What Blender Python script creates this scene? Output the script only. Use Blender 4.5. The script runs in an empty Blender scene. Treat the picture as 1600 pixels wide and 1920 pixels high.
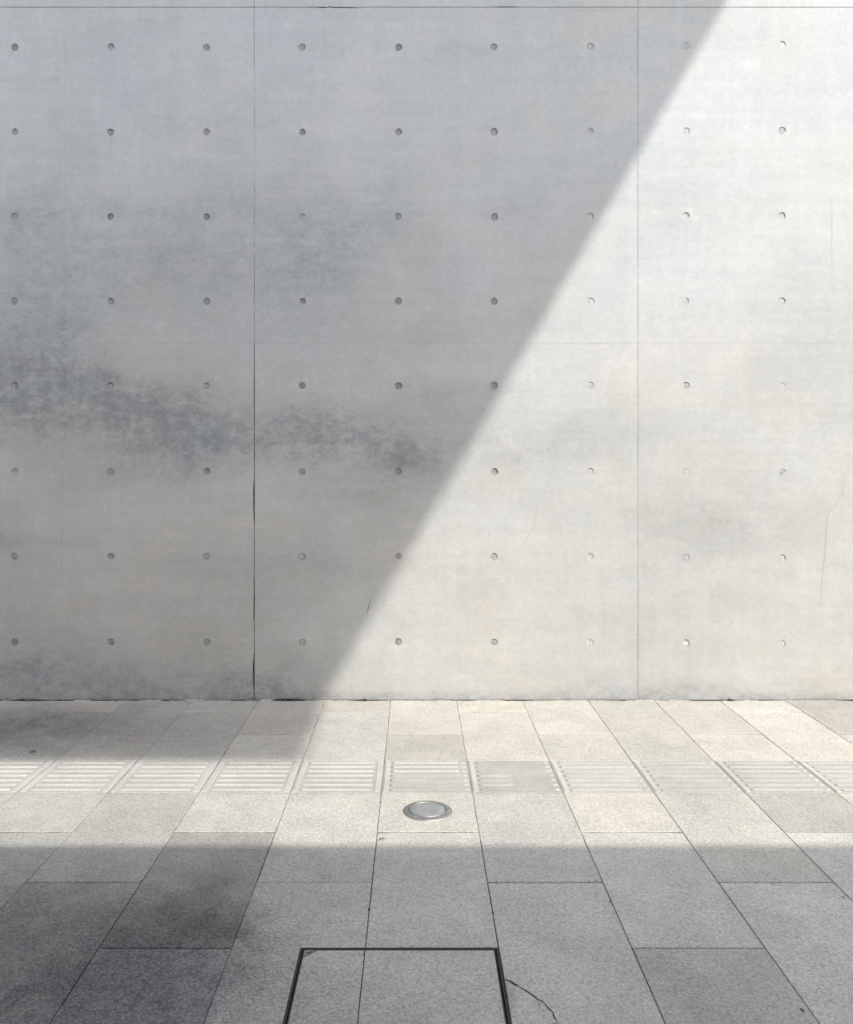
import bpy, bmesh, math, random
from mathutils import Vector

random.seed(7)
scene = bpy.context.scene
C = scene.collection

# ------------------------------------------------------------------ camera
CAM_H = 1.513
F = 1.0                      # focal length / picture width
cam_d = bpy.data.cameras.new("camera")
cam_d.sensor_fit = 'HORIZONTAL'
cam_d.sensor_width = 36.0
cam_d.lens = 36.0 * F
cam_d.shift_x = 21 / 1600.0
cam_d.shift_y = -99 / 1600.0
cam_d.clip_start = 0.05
cam_d.clip_end = 2000
cam = bpy.data.objects.new("camera", cam_d)
cam.location = (0, 0, CAM_H)
cam.rotation_euler = (math.radians(90), 0, 0)
C.objects.link(cam)
scene.camera = cam

# ------------------------------------------------------------------ light
SUN = Vector((1.0, -1.6, 1.735)).normalized()       # towards the sun
sun_el = math.asin(SUN.z)
sun_rot = math.atan2(SUN.x, SUN.y)
world = bpy.data.worlds.new("World")
scene.world = world
world.use_nodes = True
wn = world.node_tree.nodes
sky = wn.new("ShaderNodeTexSky")
sky.sky_type = 'NISHITA'
sky.sun_disc = False
sky.sun_elevation = sun_el
sky.sun_rotation = sun_rot
sky.air_density = 1.0
sky.dust_density = 2.8
sky.ozone_density = 1.0
bg = wn["Background"]
bg.inputs['Strength'].default_value = 0.15
world.node_tree.links.new(sky.outputs[0], bg.inputs[0])

sd = bpy.data.lights.new("sun", 'SUN')
sd.energy = 2.0
sd.angle = math.radians(0.5)
sd.color = (1.0, 0.955, 0.895)
so = bpy.data.objects.new("sun", sd)
so.rotation_euler = SUN.to_track_quat('Z', 'Y').to_euler()
so.location = (6, -5, 14)
C.objects.link(so)

vs = scene.view_settings
vs.view_transform = 'Standard'
vs.look = 'None'
vs.exposure = 0.98
vs.gamma = 1
vs.use_curve_mapping = False
scene.cycles.max_bounces = 5
scene.cycles.diffuse_bounces = 4

# ------------------------------------------------------------------ measures
WALL_Y = 5.345               # face of the concrete wall
WS = 1600 / WALL_Y           # photograph pixels per metre on the wall

def WX(px): return (px - 779) / WS
def WZ(py): return CAM_H - (py - 861) / WS
def FL(px, py):
    y = 2420.0 / (py - 861)
    return (px - 779) * y / 1600.0, y

# ------------------------------------------------------------------ node helper
class M:
    def __init__(s, name, rough=0.85, spec=0.3):
        s.m = bpy.data.materials.new(name)
        s.m.use_nodes = True
        s.t = s.m.node_tree
        s.b = s.t.nodes["Principled BSDF"]
        s.b.inputs['Roughness'].default_value = rough
        s.b.inputs['Specular IOR Level'].default_value = spec
        s._pos = None
    def n(s, k): return s.t.nodes.new(k)
    def l(s, a, b): s.t.links.new(a, b)
    def put(s, sock, v):
        if isinstance(v, bpy.types.NodeSocket): s.l(v, sock)
        elif v is not None: sock.default_value = v
    def op(s, o, a, b=None, c=None, clamp=False):
        k = s.n("ShaderNodeMath"); k.operation = o; k.use_clamp = clamp
        s.put(k.inputs[0], a)
        if b is not None: s.put(k.inputs[1], b)
        if c is not None: s.put(k.inputs[2], c)
        return k.outputs[0]
    def add(s, a, b): return s.op('ADD', a, b)
    def mul(s, a, b): return s.op('MULTIPLY', a, b)
    def pos(s):
        if s._pos is None:
            g = s.n("ShaderNodeNewGeometry")
            s._pos = g.outputs['Position']
            x = s.n("ShaderNodeSeparateXYZ"); s.l(s._pos, x.inputs[0])
            s.x, s.y, s.z = x.outputs
        return s._pos
    def vec(s, x, y, z):
        k = s.n("ShaderNodeCombineXYZ")
        for i, v in enumerate((x, y, z)): s.put(k.inputs[i], v)
        return k.outputs[0]
    def scaled(s, v, sc, off=None):
        k = s.n("ShaderNodeVectorMath"); k.operation = 'MULTIPLY'
        s.put(k.inputs[0], v); k.inputs[1].default_value = sc
        o = k.outputs[0]
        if off is not None:
            a = s.n("ShaderNodeVectorMath"); a.operation = 'ADD'
            s.l(o, a.inputs[0]); s.put(a.inputs[1], off); o = a.outputs[0]
        return o
    def noise(s, v, scale, detail=4, rough=0.55, dist=0.0, col=False):
        k = s.n("ShaderNodeTexNoise")
        s.put(k.inputs['Vector'], v)
        k.inputs['Scale'].default_value = scale
        k.inputs['Detail'].default_value = detail
        k.inputs['Roughness'].default_value = rough
        k.inputs['Distortion'].default_value = dist
        return k.outputs['Color'] if col else k.outputs[0]
    def voro(s, v, scale, feat='F1', out='Distance'):
        k = s.n("ShaderNodeTexVoronoi"); k.feature = feat
        s.put(k.inputs['Vector'], v); k.inputs['Scale'].default_value = scale
        return k.outputs[out]
    def rng(s, v, a, b, c=0.0, d=1.0, smooth=True):
        k = s.n("ShaderNodeMapRange")
        k.interpolation_type = 'SMOOTHSTEP' if smooth else 'LINEAR'
        s.put(k.inputs[0], v)
        for i, q in enumerate((a, b, c, d)): k.inputs[i + 1].default_value = q
        return k.outputs[0]
    def mix(s, f, a, b, kind='MIX'):
        k = s.n("ShaderNodeMix"); k.data_type = 'RGBA'; k.blend_type = kind
        k.clamp_factor = True
        s.put(k.inputs[0], f)
        for i, v in ((6, a), (7, b)):
            if isinstance(v, bpy.types.NodeSocket): s.l(v, k.inputs[i])
            else: k.inputs[i].default_value = (*v[:3], 1)
        return k.outputs[2]
    def gray(s, v):
        return s.vec(v, v, v)
    def blob(s, x, z, cx, cz, sx, sz, amp):
        a = s.mul(s.add(x, -cx), 1 / sx)
        b = s.mul(s.add(z, -cz), 1 / sz)
        d = s.add(s.mul(a, a), s.mul(b, b))
        return s.mul(s.op('EXPONENT', s.mul(d, -1.0)), amp)
    def bump(s, h, dist, strength=1.0, prev=None):
        k = s.n("ShaderNodeBump")
        k.inputs['Strength'].default_value = strength
        k.inputs['Distance'].default_value = dist
        s.l(h, k.inputs['Height'])
        if prev is not None: s.l(prev, k.inputs['Normal'])
        return k.outputs[0]
    def objcol(s):
        return s.n("ShaderNodeObjectInfo").outputs['Color']
    def objrand(s):
        return s.n("ShaderNodeObjectInfo").outputs['Random']
    def color(s, c): s.put(s.b.inputs['Base Color'], c)
    def normal(s, n): s.l(n, s.b.inputs['Normal'])

# ------------------------------------------------------------------ concrete
def concrete(name, base_lo, base_hi, stains=True):
    m = M(name, 0.72, 0.35)
    P = m.pos()
    # warped wall coordinates
    w = m.noise(P, 2.2, 5, 0.6, 0.0, col=True)
    sx = m.n("ShaderNodeSeparateXYZ"); m.l(w, sx.inputs[0])
    wx = m.add(m.x, m.mul(m.add(sx.outputs[0], -0.5), 0.7))
    wz = m.add(m.z, m.mul(m.add(sx.outputs[1], -0.5), 0.42))
    big = m.noise(P, 0.9, 4, 0.55, 0.3)
    mid = m.noise(m.scaled(P, (1, 1, 1.5)), 3.6, 6, 0.62, 0.6)
    streak = m.noise(m.scaled(P, (0.5, 1, 9.0)), 1.7, 6, 0.62, 0.25)
    vert = m.noise(m.scaled(P, (9.0, 1, 0.45)), 1.5, 5, 0.6, 0.15)
    fine = m.noise(P, 30, 5, 0.7)
    grain = m.noise(P, 150, 3, 0.7)
    v = m.add(m.mul(m.rng(big, 0.30, 0.70), 0.36), m.mul(m.rng(mid, 0.30, 0.72), 0.30))
    v = m.add(v, m.mul(m.rng(streak, 0.3, 0.7), 0.20))
    v = m.add(v, m.mul(m.rng(vert, 0.32, 0.68), 0.14))
    col = m.mix(v, base_lo, base_hi)
    # slow drift between a warm and a cool grey
    hue = m.noise(m.scaled(P, (1, 1, 1.3), (7, 3, 5)), 1.5, 4, 0.6, 0.8)
    col = m.mix(m.rng(hue, 0.36, 0.66, 0, 0.55), col, m.mix(1.0, col, (0.965, 1.0, 1.04), 'MULTIPLY'))
    col = m.mix(m.rng(hue, 0.56, 0.36, 0, 0.45), col, m.mix(1.0, col, (1.02, 0.995, 0.965), 'MULTIPLY'))
    # pale bloom patches and rectangular formwork ghosts
    bloom = m.noise(m.scaled(P, (1, 1, 1.6), (3, 1, 9)), 6.0, 5, 0.6, 0.4)
    col = m.mix(m.rng(bloom, 0.60, 0.74, 0, 0.32), col, (0.62, 0.615, 0.60))
    # small grain
    g = m.add(m.mul(fine, 0.55), m.mul(grain, 0.45))
    scr = m.noise(m.scaled(P, (1.0, 1, 3.5), (2, 2, 8)), 42, 5, 0.75, 0.8)
    g = m.add(m.mul(g, 0.65), m.mul(scr, 0.35))
    gg = m.rng(g, 0.38, 0.62, 0.93, 1.055)
    col = m.mix(1.0, col, m.gray(gg), 'MULTIPLY')
    if stains:
        S = [  # px, py, sx, sy (pixels), strength
            (190, 775, 210, 58, 0.95), (15, 712, 80, 50, 0.8), (370, 822, 140, 48, 0.72), (160, 735, 60, 26, 0.35),
            (250, 885, 120, 38, 0.40), (610, 812, 150, 50, 0.80), (752, 858, 40, 28, 1.1), (640, 840, 60, 26, 0.5),
            (680, 905, 140, 60, 0.32), (85, 650, 110, 90, 0.42), (110, 520, 90, 130, 0.32), (30, 420, 60, 60, 0.3),
            (330, 490, 190, 100, 0.45), (640, 440, 130, 90, 0.50), (560, 560, 100, 90, 0.25), (870, 770, 110, 55, 0.32),
            (250, 390, 260, 24, 0.25), (130, 1290, 420, 46, 0.66), (20, 1225, 160, 70, 0.28), (500, 1292, 90, 44, 0.6),
            (1340, 985, 170, 45, 0.34), (960, 850, 150, 40, 0.20), (1080, 820, 120, 40, 0.20),
            (1250, 1300, 240, 14, 0.4), (10, 1008, 45, 22, 0.5), (570, 1060, 220, 40, 0.26), (720, 640, 200, 60, 0.16),
            (1480, 710, 90, 50, 0.16), (1290, 410, 60, 30, 0.16), (940, 395, 50, 24, 0.28), (300, 200, 240, 60, 0.10), (1020, 170, 170, 180, 0.12),  # the last blob paints extra shade into the upper wall
        ]
        tot = None
        for px, py, ax, az, s_ in S:
            bl = m.blob(wx, wz, WX(px), WZ(py), ax / WS, az / WS, s_)
            tot = bl if tot is None else m.add(tot, bl)
        tot = m.op('MINIMUM', tot, 1.0)
        mott = m.noise(m.scaled(P, (1, 1, 1.5)), 16, 9, 0.84, 0.15)
        mott2 = m.noise(m.scaled(P, (1, 1, 1.3), (2, 7, 1)), 6.0, 5, 0.75, 0.3)
        rid = m.noise(m.scaled(P, (1, 1, 1.8), (5, 2, 2)), 24, 6, 0.75, 0.5)
        rid = m.rng(m.op('ABSOLUTE', m.add(rid, -0.5)), 0.035, 0.0, 0, 1)
        k = m.add(m.mul(m.rng(mott, 0.36, 0.64), 0.46), m.mul(m.rng(mott2, 0.33, 0.66), 0.42))
        k = m.add(k, m.rng(vert, 0.35, 0.65, -0.06, 0.16))
        k = m.mul(tot, m.add(m.add(k, 0.14), m.mul(m.mul(rid, m.rng(mott, 0.45, 0.6)), 0.7)))
        dark = m.mix(1.0, col, (0.53, 0.57, 0.62), 'MULTIPLY')
        col = m.mix(m.rng(k, 0.0, 0.90, 0, 0.95, False), col, dark)
        # weaker light and warm bounce painted in towards the foot, over dirtier cement
        tan_shade = m.rng(m.add(m.z, m.mul(m.add(big, -0.5), 1.2)), 3.6, 0.5, 0, 1)
        tn = m.noise(m.scaled(P, (1, 1, 1.3), (1, 1, 4)), 4.2, 5, 0.6, 0.8)
        col = m.mix(m.mul(tan_shade, m.rng(tn, 0.4, 0.66, 0.74, 1.0)), col, m.mix(1.0, col, (0.87, 0.838, 0.80), 'MULTIPLY'))
        # splash dirt along the foot
        foot = m.rng(m.add(m.z, m.mul(m.add(mott2, -0.5), 0.12)), 0.085, -0.01, 0, 1)
        col = m.mix(m.mul(foot, m.rng(mott, 0.40, 0.60, 0.25, 0.85)), col, m.mix(1.0, col, (0.55, 0.57, 0.59), 'MULTIPLY'))
    # pinholes
    pv = m.voro(P, 9.0)
    pin = m.rng(pv, 0.045, 0.02, 0, 1)
    pn = m.rng(m.noise(P, 1.9, 2), 0.52, 0.60)
    pin = m.mul(pin, pn)
    col = m.mix(m.mul(pin, 0.55), col, (0.14, 0.14, 0.14))
    col = m.mix(1.0, col, m.objcol(), 'MULTIPLY')
    m.color(col)
    m.put(m.b.inputs['Roughness'], m.rng(mid, 0.3, 0.7, 0.62, 0.82))
    h = m.add(m.mul(mid, 1.0), m.mul(fine, 0.10))
    n1 = m.bump(h, 0.006, 0.35)
    n2 = m.bump(m.add(grain, m.mul(pin, -3.0)), 0.0008, 0.5, n1)
    m.normal(n2)
    return m.m

WALL = concrete("weathered_concrete", (0.405, 0.424, 0.42), (0.538, 0.547, 0.535))
def soffit_mat():
    m = M("smooth_concrete", 0.8, 0.3)
    n = m.noise(m.pos(), 1.5, 3)
    m.color(m.mix(m.rng(n, 0.3, 0.7), (0.48, 0.48, 0.47), (0.58, 0.58, 0.57)))
    return m.m
SOFFIT = soffit_mat()
def flat(name, c, rough):
    m = M(name, rough, 0.5)
    n = m.noise(m.pos(), 1.2, 3)
    m.color(m.mix(m.rng(n, 0.3, 0.7), tuple(v * .85 for v in c), c))
    return m.m
FACADE = flat("grey_facade", (0.22, 0.22, 0.215), 0.8)
WINDOW = flat("dark_window", (0.04, 0.045, 0.05), 0.15)

def plug_mat():
    m = M("plug_mortar", 0.9, 0.2)
    P = m.pos()
    n = m.noise(P, 60, 5, 0.7, 0.5)
    n2 = m.noise(P, 9, 3)
    col = m.mix(m.rng(n, 0.35, 0.65), (0.30, 0.305, 0.305), (0.46, 0.455, 0.445))
    col = m.mix(m.rng(n2, 0.45, 0.65, 0, 0.5), col, (0.20, 0.205, 0.21))
    col = m.mix(1.0, col, m.objcol(), 'MULTIPLY')
    m.color(col); m.normal(m.bump(n, 0.004, 0.8))
    return m.m
PLUG = plug_mat()

def dirt_mat(name, a, b, scale=14):
    m = M(name, 0.95, 0.1)
    P = m.pos()
    n = m.noise(P, scale, 5, 0.7, 0.8)
    m.color(m.mix(m.rng(n, 0.36, 0.62), a, b)); m.normal(m.bump(n, 0.003, 0.7))
    return m.m
JOINT_DARK = dirt_mat("grimy_joint", (0.03, 0.032, 0.036), (0.16, 0.165, 0.17), 9)
JOINT_PALE = dirt_mat("clean_joint", (0.20, 0.20, 0.20), (0.40, 0.40, 0.39), 7)
JOINT_TOP = dirt_mat("day_joint", (0.06, 0.063, 0.066), (0.24, 0.24, 0.24), 3)
MORTAR = dirt_mat("pale_mortar", (0.22, 0.22, 0.22), (0.62, 0.61, 0.60), 22)
GRIME = dirt_mat("black_grime", (0.015, 0.016, 0.018), (0.09, 0.09, 0.095), 40)
BED = dirt_mat("sanded_joint", (0.055, 0.052, 0.05), (0.13, 0.12, 0.11), 12)
SAND = dirt_mat("pale_joint_sand", (0.13, 0.12, 0.105), (0.36, 0.33, 0.295), 9)
CRACK = dirt_mat("crack_dark", (0.02, 0.019, 0.018), (0.06, 0.055, 0.05), 40)
SHADE_DOT = dirt_mat("painted_shade", (0.16, 0.15, 0.14), (0.30, 0.29, 0.28), 30)
HAIR = dirt_mat("hairline_grey", (0.20, 0.20, 0.20), (0.36, 0.36, 0.355), 11)

# ------------------------------------------------------------------ granite
def granite(name, lo, hi, soft=1.0, pale=False):
    m = M(name, 0.72, 0.35)
    P = m.pos()
    r = m.objrand()
    off = m.vec(m.mul(r, 37.0), m.mul(r, 19.0), 0.0)
    Q = m.scaled(P, (1, 1, 1), off)
    cell = m.voro(Q, 170, 'F1', 'Color')
    cs = m.n("ShaderNodeSeparateXYZ"); m.l(cell, cs.inputs[0])
    cell2 = m.voro(Q, 330, 'F1', 'Color')
    cs2 = m.n("ShaderNodeSeparateXYZ"); m.l(cell2, cs2.inputs[0])
    nz = m.noise(Q, 95, 4, 0.75)
    sp = m.add(m.mul(cs.outputs[0], 0.40), m.mul(cs2.outputs[1], 0.25))
    sp = m.add(sp, m.mul(m.rng(nz, 0.3, 0.7), 0.35))
    col = m.mix(m.rng(sp, 0.22, 0.78, 0, 1, False), lo, hi)
    # sparse black mica, sparse pale quartz
    col = m.mix(m.rng(cs.outputs[1], 0.90, 0.93, 0, 0.30 * soft), col, (0.10, 0.10, 0.105))
    col = m.mix(m.rng(cs.outputs[2], 0.93, 0.95, 0, 0.35 * soft), col, (0.66, 0.64, 0.60))
    # clouds inside a slab
    cl = m.noise(Q, 5.0, 5, 0.62, 0.6)
    cl2 = m.noise(m.scaled(P, (1, 1, 1), (4, 9, 0)), 1.6, 5, 0.6, 0.7)
    f = m.add(m.rng(cl, 0.3, 0.7, 0.93, 1.06), m.rng(cl2, 0.32, 0.68, -0.06, 0.05))
    col = m.mix(1.0, col, m.gray(f), 'MULTIPLY')
    # traffic grime, old wet marks; left blobs also paint in deeper shade
    w = m.noise(P, 2.6, 5, 0.65, 0.0, col=True)
    sx = m.n("ShaderNodeSeparateXYZ"); m.l(w, sx.inputs[0])
    wx = m.add(m.x, m.mul(m.add(sx.outputs[0], -0.5), 0.55))
    wy = m.add(m.y, m.mul(m.add(sx.outputs[1], -0.5), 0.45))
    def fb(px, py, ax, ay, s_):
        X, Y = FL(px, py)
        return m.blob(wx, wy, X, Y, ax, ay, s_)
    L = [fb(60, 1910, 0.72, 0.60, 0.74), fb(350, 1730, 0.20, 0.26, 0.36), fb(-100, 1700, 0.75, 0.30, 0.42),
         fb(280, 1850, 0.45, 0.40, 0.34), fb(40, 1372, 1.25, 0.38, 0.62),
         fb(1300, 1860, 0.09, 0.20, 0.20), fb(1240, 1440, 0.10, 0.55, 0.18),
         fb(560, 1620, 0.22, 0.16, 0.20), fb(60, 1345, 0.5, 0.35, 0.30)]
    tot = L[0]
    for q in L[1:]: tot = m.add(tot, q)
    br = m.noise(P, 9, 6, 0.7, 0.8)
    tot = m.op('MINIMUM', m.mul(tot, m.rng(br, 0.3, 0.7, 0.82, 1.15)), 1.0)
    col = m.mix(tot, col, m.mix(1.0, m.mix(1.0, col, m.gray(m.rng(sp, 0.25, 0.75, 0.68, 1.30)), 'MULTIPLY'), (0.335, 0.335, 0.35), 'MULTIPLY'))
    X, Y = FL(405, 1670)
    rust = m.add(m.blob(wx, wy, X, Y, 0.09, 0.10, 0.5), m.blob(wx, wy, *FL(400, 1755), 0.10, 0.05, 0.45))
    rust = m.add(rust, m.blob(m.x, m.y, *FL(955, 1862), 0.020, 0.06, 0.7))
    rust = m.add(rust, m.blob(wx, wy, *FL(500, 1365), 0.12, 0.12, 0.3))
    col = m.mix(rust, col, m.mix(1.0, col, (0.72, 0.60, 0.52), 'MULTIPLY'))
    # loose flecks of dirt
    fl = m.voro(m.scaled(P, (1, 1.6, 1)), 17.0)
    fk = m.mul(m.rng(fl, 0.10, 0.05, 0, 1), m.rng(m.noise(P, 3.1, 2), 0.54, 0.62))
    col = m.mix(m.mul(fk, 0.45), col, (0.10, 0.095, 0.09))
    col = m.mix(1.0, col, m.objcol(), 'MULTIPLY')
    m.color(col)
    m.put(m.b.inputs['Roughness'], m.rng(sp, 0.2, 0.8, 0.6, 0.85))
    n1 = m.bump(m.noise(Q, 7, 4), 0.004, 0.25)
    m.normal(m.bump(sp, 0.0012, 0.5, n1))
    return m.m
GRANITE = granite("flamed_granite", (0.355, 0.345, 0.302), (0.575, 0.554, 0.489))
TACT = granite("tactile_granite", (0.345, 0.338, 0.312), (0.485, 0.474, 0.438), 0.4)
BAR = granite("worn_bar_granite", (0.43, 0.421, 0.392), (0.54, 0.528, 0.492), 0.2)

def metal(name, col, rough, metallic=1.0, rust=None):
    m = M(name, rough, 0.5)
    P = m.pos()
    n = m.noise(P, 55, 5, 0.7, 0.6)
    c = m.mix(m.rng(n, 0.35, 0.65), tuple(v * 0.8 for v in col), col)
    if rust:
        c = m.mix(m.rng(m.noise(P, 12, 5, 0.7, 1.0), 0.44, 0.62, 0, 0.85), c, rust)
    m.color(c)
    m.b.inputs['Metallic'].default_value = metallic
    m.put(m.b.inputs['Roughness'], m.rng(n, 0.3, 0.7, rough * 0.8, min(1, rough * 1.25)))
    m.normal(m.bump(n, 0.0008, 0.4))
    return m.m
STEEL = metal("brushed_steel", (0.47, 0.465, 0.44), 0.55)
RUST = metal("rusty_edge_steel", (0.085, 0.07, 0.065), 0.7, 0.35, (0.10, 0.058, 0.045))
DARKGAP = metal("greasy_dark_seal", (0.02, 0.018, 0.017), 0.8, 0.0)

def lens_mat():
    m = M("frosted_lens", 0.5, 0.4)
    P = m.pos()
    n = m.noise(P, 26, 4, 0.6)
    m.color(m.mix(m.rng(n, 0.3, 0.7), (0.215, 0.228, 0.22), (0.27, 0.283, 0.275)))
    m.b.inputs['Coat Weight'].default_value = 0.15
    m.b.inputs['Coat Roughness'].default_value = 0.12
    return m.m
LENS = lens_mat()

# ------------------------------------------------------------------ object helpers
def link(name, bm, mat, parent=None, smooth=False, col=None):
    me = bpy.data.meshes.new(name)
    bmesh.ops.recalc_face_normals(bm, faces=bm.faces[:])
    if smooth:
        for f in bm.faces: f.smooth = True
    bm.to_mesh(me); bm.free()
    me.materials.append(mat)
    return place(name, me, parent, col)
def place(name, me, parent=None, col=None, loc=None, rot=None):
    o = bpy.data.objects.new(name, me)
    C.objects.link(o)
    if parent: o.parent = parent
    if col is not None: o.color = (*col, 1)
    if loc is not None: o.location = loc
    if rot is not None: o.rotation_euler = rot
    return o
def thing(name, label, cat, loc=(0, 0, 0)):
    o = bpy.data.objects.new(name, None)
    o.empty_display_size = 0.1
    o.location = loc; C.objects.link(o)
    if label: o['label'] = label
    if cat: o['category'] = cat
    return o
def box(bm, x0, x1, y0, y1, z0, z1):
    v = [bm.verts.new((x, y, z)) for z in (z0, z1) for y in (y0, y1) for x in (x0, x1)]
    for f in ((0, 1, 3, 2), (4, 6, 7, 5), (0, 4, 5, 1), (2, 3, 7, 6), (0, 2, 6, 4), (1, 5, 7, 3)):
        bm.faces.new([v[i] for i in f])
def tint(b, w=0.0):
    return (b * (1 + w), b, b * (1 - w))

# ------------------------------------------------------------------ ground
TX0, TX1, TY0 = -0.155 - 0.413 * 9, -0.155 + 0.413 * 10, 0.59
bm = bmesh.new()
for x0, x1, y0, y1 in ((-80, 80, -80, TY0), (-80, TX0, TY0, WALL_Y + .02), (TX1, 80, TY0, WALL_Y + .02), (-80, 80, WALL_Y + .5, 120)):
    bm.faces.new([bm.verts.new(p) for p in ((x0, y0, 0), (x1, y0, 0), (x1, y1, 0), (x0, y1, 0))])
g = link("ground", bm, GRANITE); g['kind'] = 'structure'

pave = thing("pavement", None, None)
pave['kind'] = 'structure'
bm = bmesh.new()
bm.faces.new([bm.verts.new(p) for p in ((TX0 - .01, TY0 - .01, -0.007), (TX1 + .01, TY0 - .01, -0.007), (TX1 + .01, WALL_Y + .02, -0.007), (TX0 - .01, WALL_Y + .02, -0.007))])
link("joint_bed", bm, BED, pave)
# paler sand sits high in the joints of the rear rows
bm = bmesh.new()
bm.faces.new([bm.verts.new(p) for p in ((TX0 - .01, 3.40, -0.0028), (TX1 + .01, 3.40, -0.0028), (TX1 + .01, WALL_Y - .01, -0.0028), (TX0 - .01, WALL_Y - .01, -0.0028))])
link("joint_sand", bm, SAND, pave)

GAP = 0.0017
GX, GY = 0.0014, 0.0042
def slab_mesh(w, d, seed, t=0.03, poly=None):
    """A flat slab with a worn, slightly uneven arris; origin at its centre top."""
    rr = random.Random(seed)
    bm = bmesh.new()
    out = []
    if poly is None:
        poly = [(-w / 2, -d / 2), (w / 2, -d / 2), (w / 2, d / 2), (-w / 2, d / 2)]
    n = len(poly)
    pts = []
    for i in range(n):
        a, b = poly[i], poly[(i + 1) % n]
        L = math.hypot(b[0] - a[0], b[1] - a[1])
        k = max(1, int(L / 0.10))
        for j in range(k):
            t_ = j / k
            pts.append((a[0] + (b[0] - a[0]) * t_, a[1] + (b[1] - a[1]) * t_, j == 0))
    cx = sum(p[0] for p in poly) / n; cy = sum(p[1] for p in poly) / n
    def ring(ins, z, jit):
        r = []
        for x, y, corner in pts:
            sx = 1 if x > cx + w * 0.49 else (-1 if x < cx - w * 0.49 else 0)
            sy = 1 if y > cy + d * 0.49 else (-1 if y < cy - d * 0.49 else 0)
            q = ins + rr.random() * jit
            r.append(bm.verts.new((x - sx * q, y - sy * q, z)))
        return r
    top = ring(0.0020, 0, 0.0010)
    mid = ring(0.0, -0.0018, 0.0005)
    bot = ring(0.0, -t, 0)
    bm.faces.new(top)
    m_ = len(pts)
    for A, B in ((top, mid), (mid, bot)):
        for i in range(m_):
            bm.faces.new((A[i], B[i], B[(i + 1) % m_], A[(i + 1) % m_]))
    return bm

XE = lambda c: -0.155 + 0.413 * c
ROW = 0.410
YS = 3.872                    # near edge of the tactile strip
YN = YS + ROW
meshes = {}
def slab(c, y0, y1, b=None, w=None, x0=None, x1=None):
    xa = XE(c) if x0 is None else x0
    xb = XE(c + 1) if x1 is None else x1
    W, D = xb - xa - 2 * GX, y1 - y0 - 2 * GY
    key = (round(W, 3), round(D, 3), random.randint(0, 3))
    if key not in meshes:
        bm_ = slab_mesh(W, D, hash(key) & 0xffff)
        me = bpy.data.meshes.new("paving_slab")
        bmesh.ops.recalc_face_normals(bm_, faces=bm_.faces[:]); bm_.to_mesh(me); bm_.free()
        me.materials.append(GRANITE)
        meshes[key] = me
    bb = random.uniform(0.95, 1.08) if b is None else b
    ww = random.uniform(-0.012, 0.018) if w is None else w
    return place("paving_slab", meshes[key], pave, tint(bb, ww),
                 ((xa + xb) / 2, (y0 + y1) / 2, random.uniform(-0.0008, 0.0006)),
                 (random.uniform(-.001, .001), random.uniform(-.001, .001), random.uniform(-.0012, .0012)))

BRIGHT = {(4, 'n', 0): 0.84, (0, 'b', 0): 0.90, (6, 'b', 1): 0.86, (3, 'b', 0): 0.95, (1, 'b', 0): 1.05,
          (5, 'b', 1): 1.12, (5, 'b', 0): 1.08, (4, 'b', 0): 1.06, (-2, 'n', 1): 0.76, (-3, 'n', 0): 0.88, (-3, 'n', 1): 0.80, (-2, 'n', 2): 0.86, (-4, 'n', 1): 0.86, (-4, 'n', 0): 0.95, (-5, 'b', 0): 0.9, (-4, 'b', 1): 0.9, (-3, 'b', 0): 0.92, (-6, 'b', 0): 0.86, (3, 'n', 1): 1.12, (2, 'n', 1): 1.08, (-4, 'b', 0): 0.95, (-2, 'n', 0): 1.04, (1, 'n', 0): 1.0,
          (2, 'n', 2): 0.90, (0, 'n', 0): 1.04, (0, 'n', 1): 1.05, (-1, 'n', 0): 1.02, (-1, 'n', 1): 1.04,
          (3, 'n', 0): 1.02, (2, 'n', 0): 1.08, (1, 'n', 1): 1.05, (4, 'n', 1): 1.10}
COVER_X0, COVER_X1, COVER_Y1 = -0.355, 0.2555, 2.642
for c in range(-9, 10):
    even = (c % 2 == 0)
    # behind the strip, towards the wall
    y = YN; k = 0; first = True
    while y < WALL_Y:
        L = ROW if (even and first) else 2 * ROW
        y1 = min(y + L, WALL_Y + 0.01)
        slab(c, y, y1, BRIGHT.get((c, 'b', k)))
        y = y + L; k += 1; first = False
    # in front of the strip
    y = YS; k = 0; first = True
    while y > TY0 + 0.01:
        L = ROW if (even and first) else 2 * ROW
        y0 = max(y - L, TY0)
        if c == 0 and y <= COVER_Y1 + 1e-4:                      # beyond the access cover
            slab(c, TY0, COVER_Y1 - 0.6)
            break
        if c == -1 and y0 < COVER_Y1 < y:                        # slab notched round the cover's corner
            xa, xb = XE(-1) + GX, XE(0) - GX
            poly = [(xa, y0 + GY), (COVER_X0 - GX, y0 + GY), (COVER_X0 - GX, COVER_Y1 + GX), (xb, COVER_Y1 + GX), (xb, y - GY), (xa, y - GY)]
            bm_ = bmesh.new()
            tp = [bm_.verts.new((p[0], p[1], 0)) for p in poly]
            bt = [bm_.verts.new((p[0], p[1], -0.03)) for p in poly]
            bm_.faces.new(tp)
            for i in range(6): bm_.faces.new((tp[i], bt[i], bt[(i + 1) % 6], tp[(i + 1) % 6]))
            link("paving_slab", bm_, GRANITE, pave, col=tint(1.04, 0.005))
            slab(c, COVER_Y1 - 0.6, y0, 1.02, x1=COVER_X0)
            slab(c, TY0, COVER_Y1 - 0.6)
            break
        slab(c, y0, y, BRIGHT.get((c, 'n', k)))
        y = y0; k += 1; first = False

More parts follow.
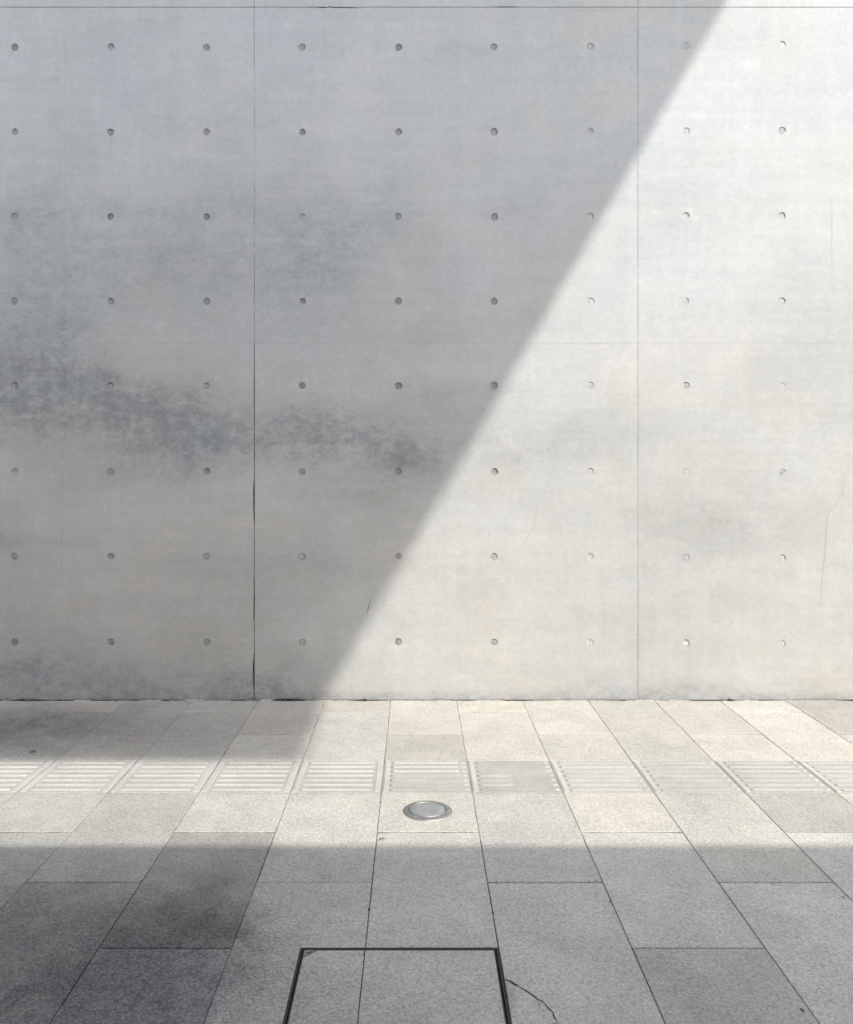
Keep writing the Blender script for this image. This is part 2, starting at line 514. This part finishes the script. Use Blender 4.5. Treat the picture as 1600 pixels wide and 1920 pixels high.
# ------------------------------------------------------------------ tactile strip
def tactile_base(w, d):
    return slab_mesh(w, d, 5)
W_, D_ = 0.413 - 2 * GAP, ROW - 2 * GAP
bm = tactile_base(W_, D_); me_t = bpy.data.meshes.new("tactile_tile")
bmesh.ops.recalc_face_normals(bm, faces=bm.faces[:]); bm.to_mesh(me_t); bm.free(); me_t.materials.append(TACT)
def bar_mesh(L, wid=0.022, h=0.0045, name="bar"):
    bm = bmesh.new()
    n = 5
    def outline(r, z, ins):
        v = []
        for i in range(n + 1):
            a = -math.pi / 2 + math.pi * i / n
            v.append(bm.verts.new((L / 2 - wid / 2 + math.cos(a) * r, math.sin(a) * r, z)))
        for i in range(n + 1):
            a = math.pi / 2 + math.pi * i / n
            v.append(bm.verts.new((-L / 2 + wid / 2 + math.cos(a) * r, math.sin(a) * r, z)))
        return v
    A = outline(wid / 2, -0.001, 0); B = outline(wid / 2 - 0.0045, h, 0)
    bm.faces.new(B)
    k = len(A)
    for i in range(k): bm.faces.new((A[i], A[(i + 1) % k], B[(i + 1) % k], B[i]))
    bmesh.ops.recalc_face_normals(bm, faces=bm.faces[:])
    me = bpy.data.meshes.new(name); bm.to_mesh(me); bm.free(); me.materials.append(BAR)
    return me
me_bar = bar_mesh(0.325, 0.019, 0.0040)
me_low = bar_mesh(0.325, 0.018, 0.0018)
me_short = bar_mesh(0.15, 0.020, 0.0025)
def strip_mesh():
    bm = bmesh.new()
    a = [(-0.013, -D_ / 2 + .004), (0.013, -D_ / 2 + .004), (0.013, D_ / 2 - .004), (-0.013, D_ / 2 - .004)]
    lo = [bm.verts.new((x, y, -0.001)) for x, y in a]
    hi = [bm.verts.new((x * 0.75, y * 0.99, 0.003)) for x, y in a]
    bm.faces.new(hi)
    for i in range(4): bm.faces.new((lo[i], lo[(i + 1) % 4], hi[(i + 1) % 4], hi[i]))
    bmesh.ops.recalc_face_normals(bm, faces=bm.faces[:])
    me = bpy.data.meshes.new("side_rib"); bm.to_mesh(me); bm.free(); me.materials.append(BAR)
    return me
me_rib = strip_mesh()
def wstub():
    me = bar_mesh(0.026, 0.020, 0.003, "end_stud"); return me
me_stud = wstub()
_b = bmesh.new()
_v = [_b.verts.new((math.cos(a) * 0.0065, math.sin(a) * 0.0075, 0.0009)) for a in (math.pi * 2 * i / 10 for i in range(10))]
_b.faces.new(_v); me_shade_dot = bpy.data.meshes.new("shade_dot"); _b.to_mesh(me_shade_dot); _b.free(); me_shade_dot.materials.append(SHADE_DOT)
for c in range(-9, 10):
    tb = {1: 0.92, 0: 0.97, 4: 0.93, 2: 1.03, 3: 1.05, -1: 0.98, -2: 0.98, -3: 1.02}.get(c, random.uniform(0.97, 1.06))
    cx, cy = (XE(c) + XE(c + 1)) / 2, (YS + YN) / 2
    t = place("tactile_tile", me_t, pave, tint(tb, 0.012), (cx, cy, 0), (0, 0, random.uniform(-.001, .001)))
    for k in range(7):
        yy = -D_ / 2 + 0.030 + k * (D_ - 0.060) / 6
        if c == 1:
            if k in (1, 2, 3): place("bar", me_short, t, tint(0.88), (-0.085, yy, 0))
            continue_flag = True
        elif c == 0 and k < 4:
            place("bar", me_low, t, tint(0.84, 0.01), (0, yy, 0))
        elif c >= 2:
            place("bar", me_low, t, tint(random.uniform(0.86, 0.96), 0.01), (0, yy, 0))
        else:
            place("bar", me_bar, t, tint(random.uniform(0.94, 1.04), 0.012), (0, yy, 0))
    place("side_rib", me_rib, t, tint(1.0, 0.01), (-W_ / 2 + 0.018, 0, 0))
    if c <= -1:
        place("side_rib", me_rib, t, tint(1.0, 0.01), (W_ / 2 - 0.018, 0, 0))
    else:
        for k in range(7):
            yy = -D_ / 2 + 0.030 + k * (D_ - 0.060) / 6
            place("end_stud", me_stud, t, tint(1.0, 0.01), (W_ / 2 - 0.020, yy, 0))
    if c >= 0:
        for k in range(7):
            yy = -D_ / 2 + 0.030 + k * (D_ - 0.060) / 6
            shade_dot = place("shade_dot", me_shade_dot, t, None, (-W_ / 2 + 0.040, yy - 0.004, 0))  # flat dark discs: painted shade between rib and bar ends

# ------------------------------------------------------------------ wall
wall = thing("concrete_wall", "tall pale board-smooth concrete wall with rows of round tie holes", "wall", (0, WALL_Y, 0))
HXP, HZP = 180 / WS, 159.4 / WS
def warp(X, Z):
    """the formwork grid creeps a few millimetres out of true at the right"""
    px, py = 779 + X * WS, 861 + (CAM_H - Z) * WS
    e = max(0.0, (px - 1050) / 420.0)
    return X + e * e * 0.9 / WS, Z + (645 - py) / 560.0 * e * 4.5 / WS
V0 = WX(477)
PW = 719.5 / WS
JR = [WZ(1312), WZ(644), WZ(13)]
PHH = 4 * HZP
TOPZ = 8.0
rows = [(JR[0], JR[1], [WZ(1204), WZ(1043.5), WZ(884), WZ(723)]),
        (JR[1], JR[2], [WZ(565), WZ(406), WZ(247), WZ(88)])]
z = JR[2]
while z < TOPZ - 0.3:
    z1 = min(z + PHH, TOPZ)
    rows.append((z, z1, [q for q in (z + HZP * (0.5 + i) for i in range(4)) if q < z1 - 0.1]))
    z = z1
NSEG = 16
R1, R2, DEP = 0.0232, 0.0208, 0.0080
def cell(bm, xa, xb, za, zb, hx, hz, rr, edge):
    per = []
    K = NSEG // 4
    for i in range(K): per.append((xa + (xb - xa) * i / K, za, edge[0] and 0, 's'))
    for i in range(K): per.append((xb, za + (zb - za) * i / K, 0, 'e'))
    for i in range(K): per.append((xb - (xb - xa) * i / K, zb, 0, 'n'))
    for i in range(K): per.append((xa, zb - (zb - za) * i / K, 0, 'w'))
    O = [bm.verts.new((p[0], 0, p[1])) for p in per]
    I = []; J = []
    a0 = math.atan2(za - hz, xa - hx)
    wob = [rr.uniform(0.95, 1.05) for _ in range(NSEG)]
    sc = rr.uniform(0.94, 1.05)
    for i in range(NSEG):
        a = -3 * math.pi / 4 + 2 * math.pi * i / NSEG
        I.append(bm.verts.new((hx + math.cos(a) * R1 * sc * wob[i], 0, hz + math.sin(a) * R1 * sc * wob[i])))
        J.append(bm.verts.new((hx + math.cos(a) * R2 * sc * wob[i], DEP + 0.004, hz + math.sin(a) * R2 * sc * wob[i])))
    for i in range(NSEG):
        j = (i + 1) % NSEG
        bm.faces.new((O[i], O[j], I[j], I[i]))
        bm.faces.new((I[i], I[j], J[j], J[i]))
gaps = {0: 0.0030, 1: 0.0013}
rr = random.Random(3)
def plug(i):
    bm = bmesh.new()
    r0 = random.Random(i)
    c0 = bm.verts.new((0, -0.001 + r0.uniform(-.003, .002), 0))
    R = []
    for k in range(14):
        a = 2 * math.pi * k / 14
        R.append(bm.verts.new((math.cos(a) * 0.023, r0.uniform(-.0015, .0015), math.sin(a) * 0.023)))
    for k in range(14): bm.faces.new((c0, R[k], R[(k + 1) % 14]))
    for f in bm.faces:
        f.smooth = True
    bmesh.ops.recalc_face_normals(bm, faces=bm.faces[:])
    me = bpy.data.meshes.new("tie_hole_plug"); bm.to_mesh(me); bm.free(); me.materials.append(PLUG)
    return me
plugs = [plug(i) for i in range(6)]
COLS = range(-4, 6)
for ci in COLS:
    xa = V0 + PW * ci; xb = xa + PW
    gl = 0.0019 if ci == 0 else (0.0011 if ci == 1 else 0.0018)
    gr = 0.0019 if ci == -1 else (0.0011 if ci == 0 else 0.0018)
    gl0, gr0 = gl, gr
    hx0 = V0 + PW * ci + (90 / WS)
    for ri, (za, zb, hz) in enumerate(rows):
        gb = {0: 0.0, 1: 0.0004, 2: 0.0020}.get(ri, 0.001)
        gt = {0: 0.0004, 1: 0.0020}.get(ri, 0.001)
        if ri == len(rows) - 1: gt = 0
        if ri >= 1:
            gl, gr = min(gl0, 0.0013), min(gr0, 0.0013)
        X0, X1, Z0, Z1 = xa + gl, xb - gr, za + gb, zb - gt
        bm = bmesh.new()
        hxs = [hx0 + HXP * k for k in range(4)]
        xs = [X0] + [(hxs[k] + hxs[k + 1]) / 2 for k in range(3)] + [X1]
        zs = [Z0] + [(hz[k] + hz[k + 1]) / 2 for k in range(len(hz) - 1)] + [Z1]
        for i in range(4):
            for j in range(len(hz)):
                px_, pz_ = warp(hxs[i], hz[j])
                px_ += rr.uniform(-.0025, .0025); pz_ += rr.uniform(-.0025, .0025)
                cell(bm, xs[i], xs[i + 1], zs[j], zs[j + 1], px_, pz_, rr, (0, 0))
                b = rr.uniform(0.86, 1.02) * (0.90 if px_ < 0.9 else 1.30)  # hole shade painted in: darker on the shaded side, lighter on the sunlit
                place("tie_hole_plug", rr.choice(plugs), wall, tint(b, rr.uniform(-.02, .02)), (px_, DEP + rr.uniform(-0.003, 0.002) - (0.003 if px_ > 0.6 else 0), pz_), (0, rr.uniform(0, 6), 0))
        bmesh.ops.remove_doubles(bm, verts=bm.verts[:], dist=1e-5)
        # uneven arris and return faces
        outer = [e for e in bm.edges if e.is_boundary and all(abs(v.co.y) < 1e-6 for v in e.verts)]
        ret = bmesh.ops.extrude_edge_only(bm, edges=outer)
        for v in [q for q in ret['geom'] if isinstance(q, bmesh.types.BMVert)]:
            v.co.y = 0.035
        for v in bm.verts:
            if abs(v.co.y) < 1e-6 and (abs(v.co.x - X0) < 1e-4 or abs(v.co.x - X1) < 1e-4):
                v.co.x += (1 if abs(v.co.x - X0) < 1e-4 else -1) * rr.uniform(0, 0.0014)
        o = link("concrete_panel", bm, WALL, wall, col=tint(rr.uniform(0.985, 1.015) * {(0): 1.0}.get(ci, 1.0), 0))
        o.location = (0, rr.uniform(-0.0004, 0.0004), 0)
WX0, WX1 = V0 + PW * COLS[0], V0 + PW * (COLS[-1] + 1)
bm = bmesh.new(); box(bm, WX0, WX1, 0.036, 0.45, -0.3, TOPZ)
link("wall_core", bm, SOFFIT, wall)
# joint fillers, recessed a few millimetres
def filler(x0, x1, z0, z1, mat, y=0.0035, n=1):
    bm = bmesh.new(); box(bm, x0, x1, y, 0.034, z0, z1)
    return link("joint_filler", bm, mat, wall)
for ci in range(COLS[0] + 1, COLS[-1] + 1):
    x = V0 + PW * ci
    z0 = JR[0]
    if ci == 0:
        filler(x - .004, x + .004, z0, WZ(905), JOINT_DARK, 0.006)
        filler(x - .004, x + .004, WZ(905), JR[1] - .002, JOINT_DARK, 0.003)
        filler(x - .004, x + .004, JR[1] + .002, WZ(470), JOINT_PALE, 0.002)
        filler(x - .004, x + .004, WZ(470), JR[2] - .003, JOINT_PALE, 0.0006)
        filler(x - .004, x + .004, JR[2] + .003, TOPZ, JOINT_PALE, 0.003)
    else:
        filler(x - .003, x + .003, z0, JR[2] - .003, JOINT_PALE, 0.0014)
        filler(x - .003, x + .003, JR[2] + .003, TOPZ, JOINT_PALE, 0.003)
for ci in COLS:
    xa = V0 + PW * ci + .005; xb = xa + PW - .01
    filler(xa, xb, JR[2] - .0025, JR[2] + .0025, JOINT_TOP, 0.003)
    filler(xa, xb, JR[1] - .001, JR[1] + .001, JOINT_PALE, 0.001)

# cracks and scratches: hair-thin ribbons lying in the face of the wall
def ribbon(pts, width, y, seed, jit=0.004, step=0.03, taper=True):
    r = random.Random(seed)
    P = []
    for (ax, az), (bx_, bz) in zip(pts, pts[1:]):
        L = math.hypot(bx_ - ax, bz - az); k = max(1, int(L / step))
        for i in range(k):
            t = i / k
            P.append((ax + (bx_ - ax) * t + r.uniform(-jit, jit), az + (bz - az) * t + r.uniform(-jit, jit) * .6))
    P.append(pts[-1])
    bm = bmesh.new(); A = []
    n = len(P)
    for i, p in enumerate(P):
        q0, q1 = P[max(0, i - 1)], P[min(n - 1, i + 1)]
        dx, dz = q1[0] - q0[0], q1[1] - q0[1]; L = math.hypot(dx, dz) or 1
        w = width * r.uniform(0.45, 1.25) / 2
        if taper: w *= min(1, 0.2 + 3.0 * min(i, n - 1 - i) / n)
        nx, nz = -dz / L, dx / L
        A.append((bm.verts.new((p[0] + nx * w, y, p[1] + nz * w)), bm.verts.new((p[0] - nx * w, y, p[1] - nz * w))))
    for a, b in zip(A, A[1:]): bm.faces.new((a[0], a[1], b[1], b[0]))
    return bm
def wcrack(pp, width, mat, seed, jit=0.003, name="crack"):
    bm = ribbon([(WX(x), WZ(y)) for x, y in pp], width, -0.0009, seed, jit)
    link(name, bm, mat, wall)
wcrack([(477, 893), (476, 925), (477, 985)], 0.0085, CRACK, 51, 0.0012, "joint_chip")
wcrack([(476, 1080), (477, 1130), (476, 1165)], 0.0065, CRACK, 52, 0.0012, "joint_chip")
wcrack([(476, 1225), (475, 1262), (476, 1294)], 0.0090, CRACK, 53, 0.0012, "joint_chip")
wcrack([(477, 700), (477, 745), (477, 800)], 0.0060, CRACK, 54, 0.0008, "joint_chip")
wcrack([(1197, 1150), (1197, 1200), (1197, 1270)], 0.0035, HAIR, 55, 0.0008, "joint_chip")
wcrack([(575, 13), (612, 14), (618, 12), (626, 14), (680, 15)], 0.0055, CRACK, 56, 0.0006, "joint_chip")
wcrack([(920, 13), (975, 12.5)], 0.0050, CRACK, 57, 0.0006, "joint_chip")
wcrack([(1592, 868), (1578, 930), (1552, 965), (1548, 1030), (1541, 1090), (1540, 1140)], 0.0022, HAIR, 1)
wcrack([(1040, 850), (1035, 895), (1010, 940), (1002, 985), (975, 1030), (962, 1110)], 0.0016, HAIR, 2)
wcrack([(120, 540), (119, 640), (121, 700), (118, 790), (122, 820), (116, 870), (117, 960), (115, 1060), (116, 1180)], 0.0022, HAIR, 3, 0.002, "form_seam")
wcrack([(124, 20), (122, 180), (121, 330), (122, 430)], 0.0013, HAIR, 31, 0.001, "form_seam")
wcrack([(1561, 330), (1560, 460), (1562, 570)], 0.0011, HAIR, 4, 0.001, "form_seam")
wcrack([(696, 1120), (688, 1152)], 0.0032, CRACK, 5, 0.0005, "scratch")
wcrack([(362, 1220), (424, 1221)], 0.0024, HAIR, 6, 0.0012, "scratch")
wcrack([(138, 1063), (158, 1063)], 0.0026, HAIR, 7, 0.001, "scratch")
wcrack([(178, 1065), (202, 1066)], 0.0026, HAIR, 8, 0.001, "scratch")
wcrack([(400, 1182), (420, 1175), (440, 1183)], 0.0022, HAIR, 9, 0.001, "scratch")
wcrack([(494, 1208), (524, 1207)], 0.0018, HAIR, 10, 0.001, "scratch")
wcrack([(505, 1239), (535, 1240)], 0.0026, HAIR, 11, 0.001, "scratch")
wcrack([(538, 1084), (548, 1083)], 0.004, CRACK, 12, 0.001, "scratch")
wcrack([(120, 765), (160, 752), (205, 750)], 0.0024, HAIR, 13, 0.002)
wcrack([(207, 392), (208, 402)], 0.0045, CRACK, 14, 0.0004, "scratch")
wcrack([(389, 390), (388, 400)], 0.0050, CRACK, 15, 0.0004, "scratch")
wcrack([(1320, 1162), (1350, 1165), (1364, 1176), (1378, 1162)], 0.0014, HAIR, 16, 0.001)
wcrack([(1080, 20), (1140, 18), (1150, 15)], 0.0016, HAIR, 17, 0.001)

# ragged mortar and grime where the wall meets the paving
def foot_piece(px0, px1, h, proud, mat, seed, name):
    r = random.Random(seed)
    x0, x1 = WX(px0), WX(px1)
    n = max(3, int((x1 - x0) / 0.018))
    bm = bmesh.new(); rowsv = []
    for i in range(n + 1):
        t = i / n
        e = min(1, 4 * min(t, 1 - t) + 0.15)
        x = x0 + (x1 - x0) * t
        q_ = 0.45 if mat is MORTAR else 1.0
        hh = h * q_ * e * r.uniform(0.6, 1.1); pp_ = proud * q_ * e * r.uniform(0.6, 1.1)
        rowsv.append([bm.verts.new((x, -pp_, 0.0003)), bm.verts.new((x, -pp_ * 0.75, hh * 0.6)), bm.verts.new((x, 0.0005, hh))])
    for a, b in zip(rowsv, rowsv[1:]):
        for j in range(2): bm.faces.new((a[j], b[j], b[j + 1], a[j + 1]))
    link(name, bm, mat, wall)
for i, (a, b, h, p, mt) in enumerate([
        (-60, 14, .006, .007, GRIME), (100, 150, .006, .006, GRIME), (160, 235, .005, .006, GRIME), (300, 322, .007, .007, GRIME),
        (415, 470, .006, .006, GRIME), (1100, 1125, .004, .005, GRIME), (960, 1010, .003, .004, GRIME),
        (-60, 22, .010, .010, MORTAR), (24, 90, .013, .014, GRIME), (50, 78, .018, .006, MORTAR), (92, 250, .008, .010, MORTAR),
        (255, 330, .011, .013, MORTAR), (332, 400, .016, .008, MORTAR), (402, 480, .008, .011, MORTAR),
        (484, 512, .020, .010, MORTAR), (508, 576, .016, .015, GRIME), (578, 668, .008, .010, MORTAR),
        (672, 692, .013, .016, GRIME), (700, 880, .007, .010, MORTAR), (882, 950, .010, .008, MORTAR),
        (955, 1170, .008, .011, MORTAR), (1172, 1250, .012, .012, MORTAR), (1238, 1300, .014, .006, MORTAR),
        (1362, 1378, .014, .014, GRIME), (1380, 1430, .010, .010, MORTAR), (1435, 1590, .008, .012, MORTAR),
        (1592, 1640, .012, .016, GRIME)]):
    foot_piece(a, b, h, p, mt, 40 + i, "mortar_fillet" if mt is MORTAR else "grime_patch")
bm = bmesh.new(); box(bm, WX0, WX1, -0.0035, 0.0, -0.0065, 0.0006)
link("foot_joint", bm, JOINT_DARK, wall)

# ------------------------------------------------------------------ access cover
cov = thing("access_cover", "rusty steel framed access cover inlaid with two granite slabs", "manhole cover",
            ((COVER_X0 + COVER_X1) / 2, COVER_Y1 - 0.3, 0))
ox, oy = cov.location.x, cov.location.y
def cbox(name, x0, x1, y0, y1, z0, z1, mat, col=None):
    bm = bmesh.new(); box(bm, x0 - ox, x1 - ox, y0 - oy, y1 - oy, z0, z1)
    return link(name, bm, mat, cov, col=col)
cx0, cx1, cy1, cy0 = COVER_X0, COVER_X1, COVER_Y1, COVER_Y1 - 0.6
T = 0.0042
def frame(name, i, t, z, mat):
    a0, a1, b0, b1 = cx0 + i, cx1 - i, cy0 + i, cy1 - i
    bm = bmesh.new()
    for x0, x1, y0, y1 in ((a0, a1, b1 - t, b1), (a0, a1, b0, b0 + t), (a0, a0 + t, b0 + t, b1 - t), (a1 - t, a1, b0 + t, b1 - t)):
        box(bm, x0 - ox, x1 - ox, y0 - oy, y1 - oy, -0.03, z)
    link(name, bm, mat, cov)
frame("outer_frame", 0.001, 0.0042, 0.0006, RUST)
frame("seal", 0.0052, 0.0048, -0.007, DARKGAP)
frame("inner_frame", 0.010, 0.0034, 0.0002, RUST)
ix0, ix1, iy0, iy1 = cx0 + .0140, cx1 - .0140, cy0 + .0140, cy1 - .0140
xj = -0.155
CUT = 0.040
def poly_slab(pts, col):
    bm = bmesh.new()
    tp = [bm.verts.new((x - ox, y - oy, -0.0004)) for x, y in pts]
    bt = [bm.verts.new((x - ox, y - oy, -0.03)) for x, y in pts]
    bm.faces.new(tp); n = len(pts)
    for i in range(n): bm.faces.new((tp[i], bt[i], bt[(i + 1) % n], tp[(i + 1) % n]))
    link("granite_inlay", bm, GRANITE, cov, col=col)
poly_slab([(ix0, iy0), (xj - .0016, iy0), (xj - .0016, iy1), (ix0 + CUT, iy1), (ix0, iy1 - CUT)], tint(1.02, .004))
poly_slab([(xj + .0016, iy0), (ix1, iy0), (ix1, iy1), (xj + .0016, iy1)], tint(1.0, .006))
bm = bmesh.new()
q = [(ix0, iy1 - CUT + .007), (ix0 + CUT - .007, iy1), (ix0, iy1)]
tp = [bm.verts.new((x - ox, y - oy, 0.0)) for x, y in q]; bt = [bm.verts.new((x - ox, y - oy, -0.03)) for x, y in q]
bm.faces.new(tp)
for i in range(3): bm.faces.new((tp[i], bt[i], bt[(i + 1) % 3], tp[(i + 1) % 3]))
link("corner_plate", bm, TACT, cov, col=tint(0.75))
bm = bmesh.new()
kx, ky = FL(580, 1786)
n = 12
vv = [bm.verts.new((kx - ox + math.cos(a) * 0.0105 + math.sin(a) * 0.001, ky - oy + math.sin(a) * 0.0040 + math.cos(a) * 0.0045, 0.0006)) for a in (2 * math.pi * i / n for i in range(n))]
bm.faces.new(vv)
link("key_slot", bm, DARKGAP, cov)
cbox("cover_tray", cx0 + .002, cx1 - .002, cy0 + .002, cy1 - .002, -0.04, -0.031, DARKGAP)
# chipped slab crack beside the cover
def floor_ribbon(pp, width, z, seed, name, mat, parent, jit=0.002, step=0.012):
    bm = ribbon([FL(x, y) for x, y in pp], width, 0, seed, jit, step)
    for v in bm.verts: v.co = Vector((v.co.x, v.co.z, z))
    return link(name, bm, mat, parent)
floor_ribbon([(943, 1836), (958, 1839), (972, 1849), (990, 1859), (1004, 1870), (1022, 1882), (1036, 1898), (1045, 1915), (1044, 1935)], 0.0034, 0.0009, 21, "crack", CRACK, pave)
floor_ribbon([(944, 1836), (958, 1840), (972, 1850)], 0.0065, 0.0011, 22, "crack", CRACK, pave)

floor_ribbon([(1004, 1870), (1012, 1884), (1010, 1896)], 0.0016, 0.0010, 23, "crack", CRACK, pave)
# chipped arrises, filled with dirt
rc = random.Random(12)
for px, py, a_, b_ in ((692, 1706, .006, .010), (925, 1712, .005, .009), (1144, 1691, .005, .008), (1582, 1683, .006, .010), (488, 1640, .004, .007),
                       (265, 1652, .007, .004), (1450, 1659, .009, .003), (414, 1838, .005, .010), (1505, 1895, .007, .012), (878, 1428, .008, .008),
                       (262, 1428, .008, .006), (683, 1790, .005, .006), (190, 1777, .007, .005), (1118, 1652, .005, .006), (318, 1358, .012, .008), (1208, 1778, .010, .003)):
    X, Y = FL(px, py)
    bm = bmesh.new(); n = 9
    bm.faces.new([bm.verts.new((X + math.cos(2 * math.pi * i / n) * a_ * rc.uniform(.4, 1), Y + math.sin(2 * math.pi * i / n) * b_ * rc.uniform(.4, 1), 0.0012)) for i in range(n)])
    link("chip", bm, BED, pave)

# ------------------------------------------------------------------ in-ground light
lx, ly = FL(802, 1521)
lamp = thing("inground_light", "round steel in-ground light with frosted dome lens beside the tactile strip", "ground light", (lx, ly, 0))
def lathe(prof, n=48):
    bm = bmesh.new(); R = []
    for r, z in prof:
        if r < 1e-6: R.append([bm.verts.new((0, 0, z))])
        else: R.append([bm.verts.new((math.cos(2 * math.pi * k / n) * r, math.sin(2 * math.pi * k / n) * r, z)) for k in range(n)])
    for a, b in zip(R, R[1:]):
        for k in range(n):
            j = (k + 1) % n
            if len(b) == 1: bm.faces.new((a[k], a[j], b[0]))
            elif len(a) == 1: bm.faces.new((a[0], b[j], b[k]))
            else: bm.faces.new((a[k], a[j], b[j], b[k]))
    return bm
link("flange", lathe([(0.106, -0.004), (0.106, 0.003), (0.103, 0.0050), (0.095, 0.0070), (0.084, 0.0090), (0.0815, 0.0088)]), STEEL, lamp, True)
link("gasket", lathe([(0.082, 0.0080), (0.0815, 0.0062), (0.075, 0.0062), (0.074, 0.008)]), DARKGAP, lamp, True)
link("trim_ring", lathe([(0.0785, 0.006), (0.0785, 0.0100), (0.0765, 0.0108), (0.0745, 0.0102), (0.0740, 0.007)]), STEEL, lamp, True)
link("lens", lathe([(0.0742, 0.008), (0.070, 0.0102), (0.060, 0.0125), (0.045, 0.0142), (0.025, 0.0152), (0.0, 0.0155)]), LENS, lamp, True)
for k in range(3):
    a = math.radians(-125 + 120 * k)
    bm = lathe([(0.0052, 0.004), (0.0052, 0.0090), (0.0040, 0.0100), (0.0, 0.0101)], 12)
    o = link("screw", bm, STEEL, lamp, True); o.location = (math.cos(a) * 0.0915, math.sin(a) * 0.0915, 0)

# ------------------------------------------------------------------ small litter
def leaf(px, py, L, wd, rot, label):
    X, Y = FL(px, py)
    bm = bmesh.new(); n = 5; A = []
    for i in range(n + 1):
        t = i / n; w = wd * math.sin(math.pi * min(0.97, max(0.06, t))) ** .8
        zc = 0.002 + 0.004 * math.sin(t * 3.0)
        A.append([bm.verts.new(((t - .5) * L, s * w / 2, zc + (0.002 if s else 0))) for s in (-1, 0, 1)])
    for a, b in zip(A, A[1:]):
        for j in range(2): bm.faces.new((a[j], b[j], b[j + 1], a[j + 1]))
    o = link("dead_leaf", bm, CRACK); o.location = (X, Y, 0.001); o.rotation_euler = (0, 0, rot)
    o['label'] = label; o['category'] = "leaf"
leaf(61, 1411, 0.034, 0.017, 0.1, "small dark dead leaf lying in shade at far left just behind the tactile strip")
leaf(716, 1576, 0.026, 0.008, 0.3, "tiny dark dead leaf on the sunlit paving just nearer than the round light")

# ------------------------------------------------------------------ unseen blockers added to shape the shade
kx_, ky_ = SUN.x / SUN.z, SUN.y / SUN.z
H1 = 10.5
# unseen slab added and sized so its edges cast the diagonal and strip line
edge_x = FL(590, 1370)[0] + kx_ * H1
edge_x = -0.572 + kx_ * H1
edge_y = 4.276 + ky_ * H1
can = thing("shadow_slab", "unseen concrete canopy slab inferred from its shadow, size and columns added, out of frame", "canopy", (0, WALL_Y, H1))
bm = bmesh.new(); box(bm, -0.5, edge_x, edge_y - WALL_Y, 1.0 - WALL_Y, 0.0, 0.30)
link("unseen_slab", bm, SOFFIT, can)
for x, y in ((0.0, -1.8), (0.0, -5.0)):
    bm = lathe([(0.25, -H1), (0.25, 0.0)], 20)
    o = link("added_column", bm, SOFFIT, can, True); o.location = (x, y - WALL_Y, 0)
# unseen deck added behind the camera to cast the near shade
H2 = 4.2
wy = 2420.0 / (1585 - 861) + ky_ * (H2 + 0.35)
br = thing("shadow_deck", "unseen concrete deck on round columns, added behind the viewpoint to cast shade", "walkway", (0, wy, H2))
bm = bmesh.new(); box(bm, -16, 22, -3.2, 0.0, 0.0, 0.35)
link("added_deck", bm, SOFFIT, br)
for x in (-13, -5, 4, 13, 20):
    bm = lathe([(0.30, -H2), (0.30, 0.0)], 20)
    o = link("added_column", bm, SOFFIT, br, True); o.location = (x, -1.9, 0)
# unseen low building added behind the viewpoint to cut low sky light
ob = thing("added_building", "unseen low grey building, added behind the viewpoint to cut sky light", "building", (0, -11, 0))
bm = bmesh.new(); box(bm, -24, 16, -6.0, 0.0, 0, 5.5)
link("added_wall_body", bm, FACADE, ob)
bm = bmesh.new(); box(bm, -24.1, 16.1, -6.1, 0.15, 5.5, 5.8)
link("added_parapet", bm, SOFFIT, ob)
for k in range(10):
    bm = bmesh.new(); box(bm, -22.5 + 3.8 * k, -20.0 + 3.8 * k, 0.0, 0.04, 0.4, 4.4)
    link("added_window", bm, WINDOW, ob)
# unseen wall added off to the left to dim the sky light there
rw = thing("added_side_wall", "unseen plain concrete wall, added at left to cut sky light", "wall", (-6.6, 0, 0))
bm = bmesh.new(); box(bm, -0.4, 0.0, -2.0, WALL_Y - 0.01, 0, 6.0)
link("added_wall_body", bm, SOFFIT, rw)
